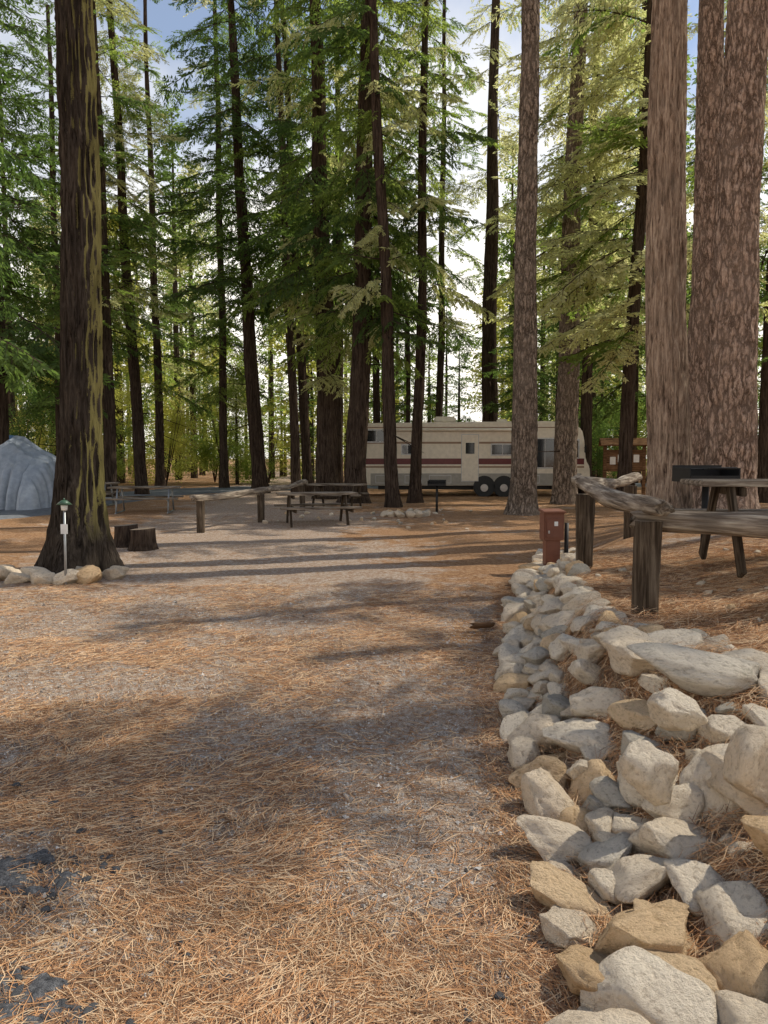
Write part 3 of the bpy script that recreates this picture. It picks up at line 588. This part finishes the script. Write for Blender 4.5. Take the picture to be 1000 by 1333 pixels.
pn('skirt',.3,8.9,.47,.95,RV_G,.010);pn('stripe_maroon',.06,9.0,1.32,1.56,RV_M,.014,0);pn('stripe_thin',.06,9.0,1.18,1.25,RV_TAN,.012,0);pn('stripe_upper',.06,8.6,2.16,2.24,RV_TAN,.012,0);pn('stripe_top',.06,8.5,2.80,2.84,RV_TAN,.012,0)
def win(n,x0,x1,z0,z1):
    pn(n+'_frame',x0-.05,x1+.05,z0-.05,z1+.05,CHROME,.030,.01);pn(n+'_glass',x0,x1,z0,z1,GLS,.040,.01);pn(n+'_mullion',(x0+x1)/2-.012,(x0+x1)/2+.012,z0,z1,CHROME,.048,0)
win('window_rear',.15,.95,2.25,2.7);win('window_mid',5.25,6.1,1.72,2.12);win('window_cab',7.0,7.8,1.2,2.35);win('window_driver',8.1,8.75,1.6,2.3);win('window_small',1.6,2.0,1.75,2.1)
pn('entry_door_frame',4.0,4.72,.62,2.55,CHROME,.022,.01);pn('entry_door',4.03,4.69,.65,2.52,RV_W,.034,.01);pn('door_window',4.18,4.54,1.75,2.2,GLS,.044,.008)
for x0,x1 in((.5,1.3),(1.7,2.4),(2.7,3.6),(6.6,7.2)): pn('hatch',x0,x1,.55,.88,CHROME,.016,.004);pn('hatch_panel',x0+.02,x1-.02,.57,.86,RV_G,.022,.004)
cyl('awning_roll',(.8,-.08,2.72),(6.9,-.08,2.72),.06,.06,RV_W,rv,14)
for x in(.9,6.8): box('awning_arm',(x,-.05,1.85),(.04,.04,1.7),CHROME,par=rv)
for x in(4.95,5.75,8.2):
    cyl('wheel',(x,-.03,.36),(x,.24,.36),.36,.36,TYRE,rv,28);cyl('hub',(x,-.045,.36),(x,.0,.36),.15,.17,HUB,rv,20);cyl('wheel_arch',(x,-.012,.42),(x,.2,.42),.44,.44,TYRE,rv,28)
box('roof_ac',(3.4,1.2,3.18),(.9,.7,.26),RV_W,par=rv,bev=.06);box('roof_vent',(5.8,1.2,3.14),(.4,.4,.14),RV_W,par=rv,bev=.03);box('windshield',(9.055,1.2,1.95),(.03,2.0,.8),GLS,(0,R(-5),0),rv,.01);box('rear_bumper',(-.08,1.2,.5),(.12,2.2,.18),CHROME,par=rv);box('front_bumper',(9.33,1.2,.55),(.12,2.2,.2),CHROME,par=rv);box('underbody',(4.6,1.2,.38),(8.0,1.8,.2),MT_BLK,par=rv)
box('side_mirror',(9.0,-.18,1.95),(.06,.16,.32),MT_BLK,par=rv,bev=.02);box('mirror_arm',(9.0,-.06,2.0),(.03,.16,.03),MT_BLK,par=rv)
def tarp(name,x,y,L,W,H,mat,rz,seed):
    U=np.linspace(0,1,140);a,b=np.meshgrid(U,U)
    prof=np.clip(1-np.abs(b*2-1)**4,0,1)**.4;ends=np.clip(1-np.abs(a*2-1)**18,0,1)**.6
    ridge=1-.40*np.abs(a-.60)/.5-.05*np.abs(np.sin(a*9.4));Zz=H*prof*ends*ridge*(1-.30*np.abs(b*2-1))
    Zz=Zz+.02*fbm(a*7+seed,b*6,0*a,3,seed)*prof;pleat=(np.abs(fbm(a*11+b*1.5,0*a,0*a,3,seed))-.3)*.30
    Xx=(a-.5)*L+.10*fbm(b*14,a*2,0*a+5,2,seed);Yy=(b-.5)*W*(1+pleat*(1.1-prof*.6))
    V=np.stack([Xx.ravel(),Yy.ravel(),np.maximum(Zz,0).ravel()],1);i=(np.arange(139)[None,:]+140*np.arange(139)[:,None]).ravel()
    return ob(name,mk(name,V,np.stack([i,i+1,i+141,i+140],1),mat),(x,y,0),(0,0,rz))
tarp('tarp_covered_trailer',-12.2,24.8,4.4,2.6,2.4,TARP,R(-14),3);tarp('tarp_covered_boat',-15.5,30.5,5,2.6,2.6,BLUE,R(4),5)
kb=empty('wooden_notice_board',(8.9,28.5,h1(8.9,28.5)),(0,0,R(-10)))
for s in(-1,1): box('post',(s*.7,0,1.0),(.12,.12,2.2),WD_B,par=kb)
box('board',(0,-.02,1.45),(1.28,.05,.8),WD_B,par=kb)
for s in(-1,1): box('roof_slope',(0,s*.25,2.14),(1.8,.56,.04),WD_B,(s*R(-28),0,0),kb)
for i in range(4): box('notice',(-.42+i*.28,-.05,1.45+.08*(i%2)),(.2,.006,.28),MT_SIGN,par=kb,bev=0)
# ------------------------------------------------------------ light, sky, camera
EL=R(48);AZ=R(20)
s=Vector((math.cos(AZ)*math.cos(EL),math.sin(AZ)*math.cos(EL),math.sin(EL)))
L=bpy.data.lights.new('sun','SUN');L.energy=5.;L.angle=R(.45);L.color=(1.,.94,.82);so=bpy.data.objects.new('sun',L);COL.objects.link(so)
so.rotation_euler=s.to_track_quat('Z','Y').to_euler();so.location=s*60
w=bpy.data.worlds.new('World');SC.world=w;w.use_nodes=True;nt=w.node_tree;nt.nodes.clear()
def wn(ty,**kw):
    n=nt.nodes.new(ty)
    for k_,v in kw.items(): setattr(n,k_,v)
    return n
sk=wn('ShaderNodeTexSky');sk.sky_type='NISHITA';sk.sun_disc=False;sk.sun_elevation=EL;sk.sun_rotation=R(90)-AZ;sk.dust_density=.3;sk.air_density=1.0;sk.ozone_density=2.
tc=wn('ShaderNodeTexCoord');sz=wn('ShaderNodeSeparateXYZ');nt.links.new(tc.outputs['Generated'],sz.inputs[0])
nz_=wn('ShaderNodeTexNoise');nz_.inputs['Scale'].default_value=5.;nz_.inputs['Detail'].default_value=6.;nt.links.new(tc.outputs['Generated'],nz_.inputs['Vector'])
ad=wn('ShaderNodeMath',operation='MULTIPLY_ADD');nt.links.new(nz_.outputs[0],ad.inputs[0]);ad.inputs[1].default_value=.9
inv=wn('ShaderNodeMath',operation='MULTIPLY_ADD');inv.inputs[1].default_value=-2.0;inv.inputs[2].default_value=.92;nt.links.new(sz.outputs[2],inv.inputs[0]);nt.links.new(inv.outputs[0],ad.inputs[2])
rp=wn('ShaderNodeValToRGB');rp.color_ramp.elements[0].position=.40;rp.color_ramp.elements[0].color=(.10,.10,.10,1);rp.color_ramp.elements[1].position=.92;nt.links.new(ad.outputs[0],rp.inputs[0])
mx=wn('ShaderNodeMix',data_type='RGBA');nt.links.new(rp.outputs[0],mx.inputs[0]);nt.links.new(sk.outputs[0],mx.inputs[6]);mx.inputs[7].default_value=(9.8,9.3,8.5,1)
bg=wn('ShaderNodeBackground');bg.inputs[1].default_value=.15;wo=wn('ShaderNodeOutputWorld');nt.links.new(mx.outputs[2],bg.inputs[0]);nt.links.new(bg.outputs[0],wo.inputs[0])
cd=bpy.data.cameras.new('camera');cam=bpy.data.objects.new('camera',cd);COL.objects.link(cam);cam.location=(0,0,1.6);cam.rotation_euler=(R(90-4.06),0,0)
cd.sensor_fit='VERTICAL';cd.sensor_height=24;cd.lens=18.;cd.clip_end=2000;cd.clip_start=.05;SC.camera=cam
SC.view_settings.view_transform='Standard';SC.view_settings.look='None';SC.view_settings.exposure=0
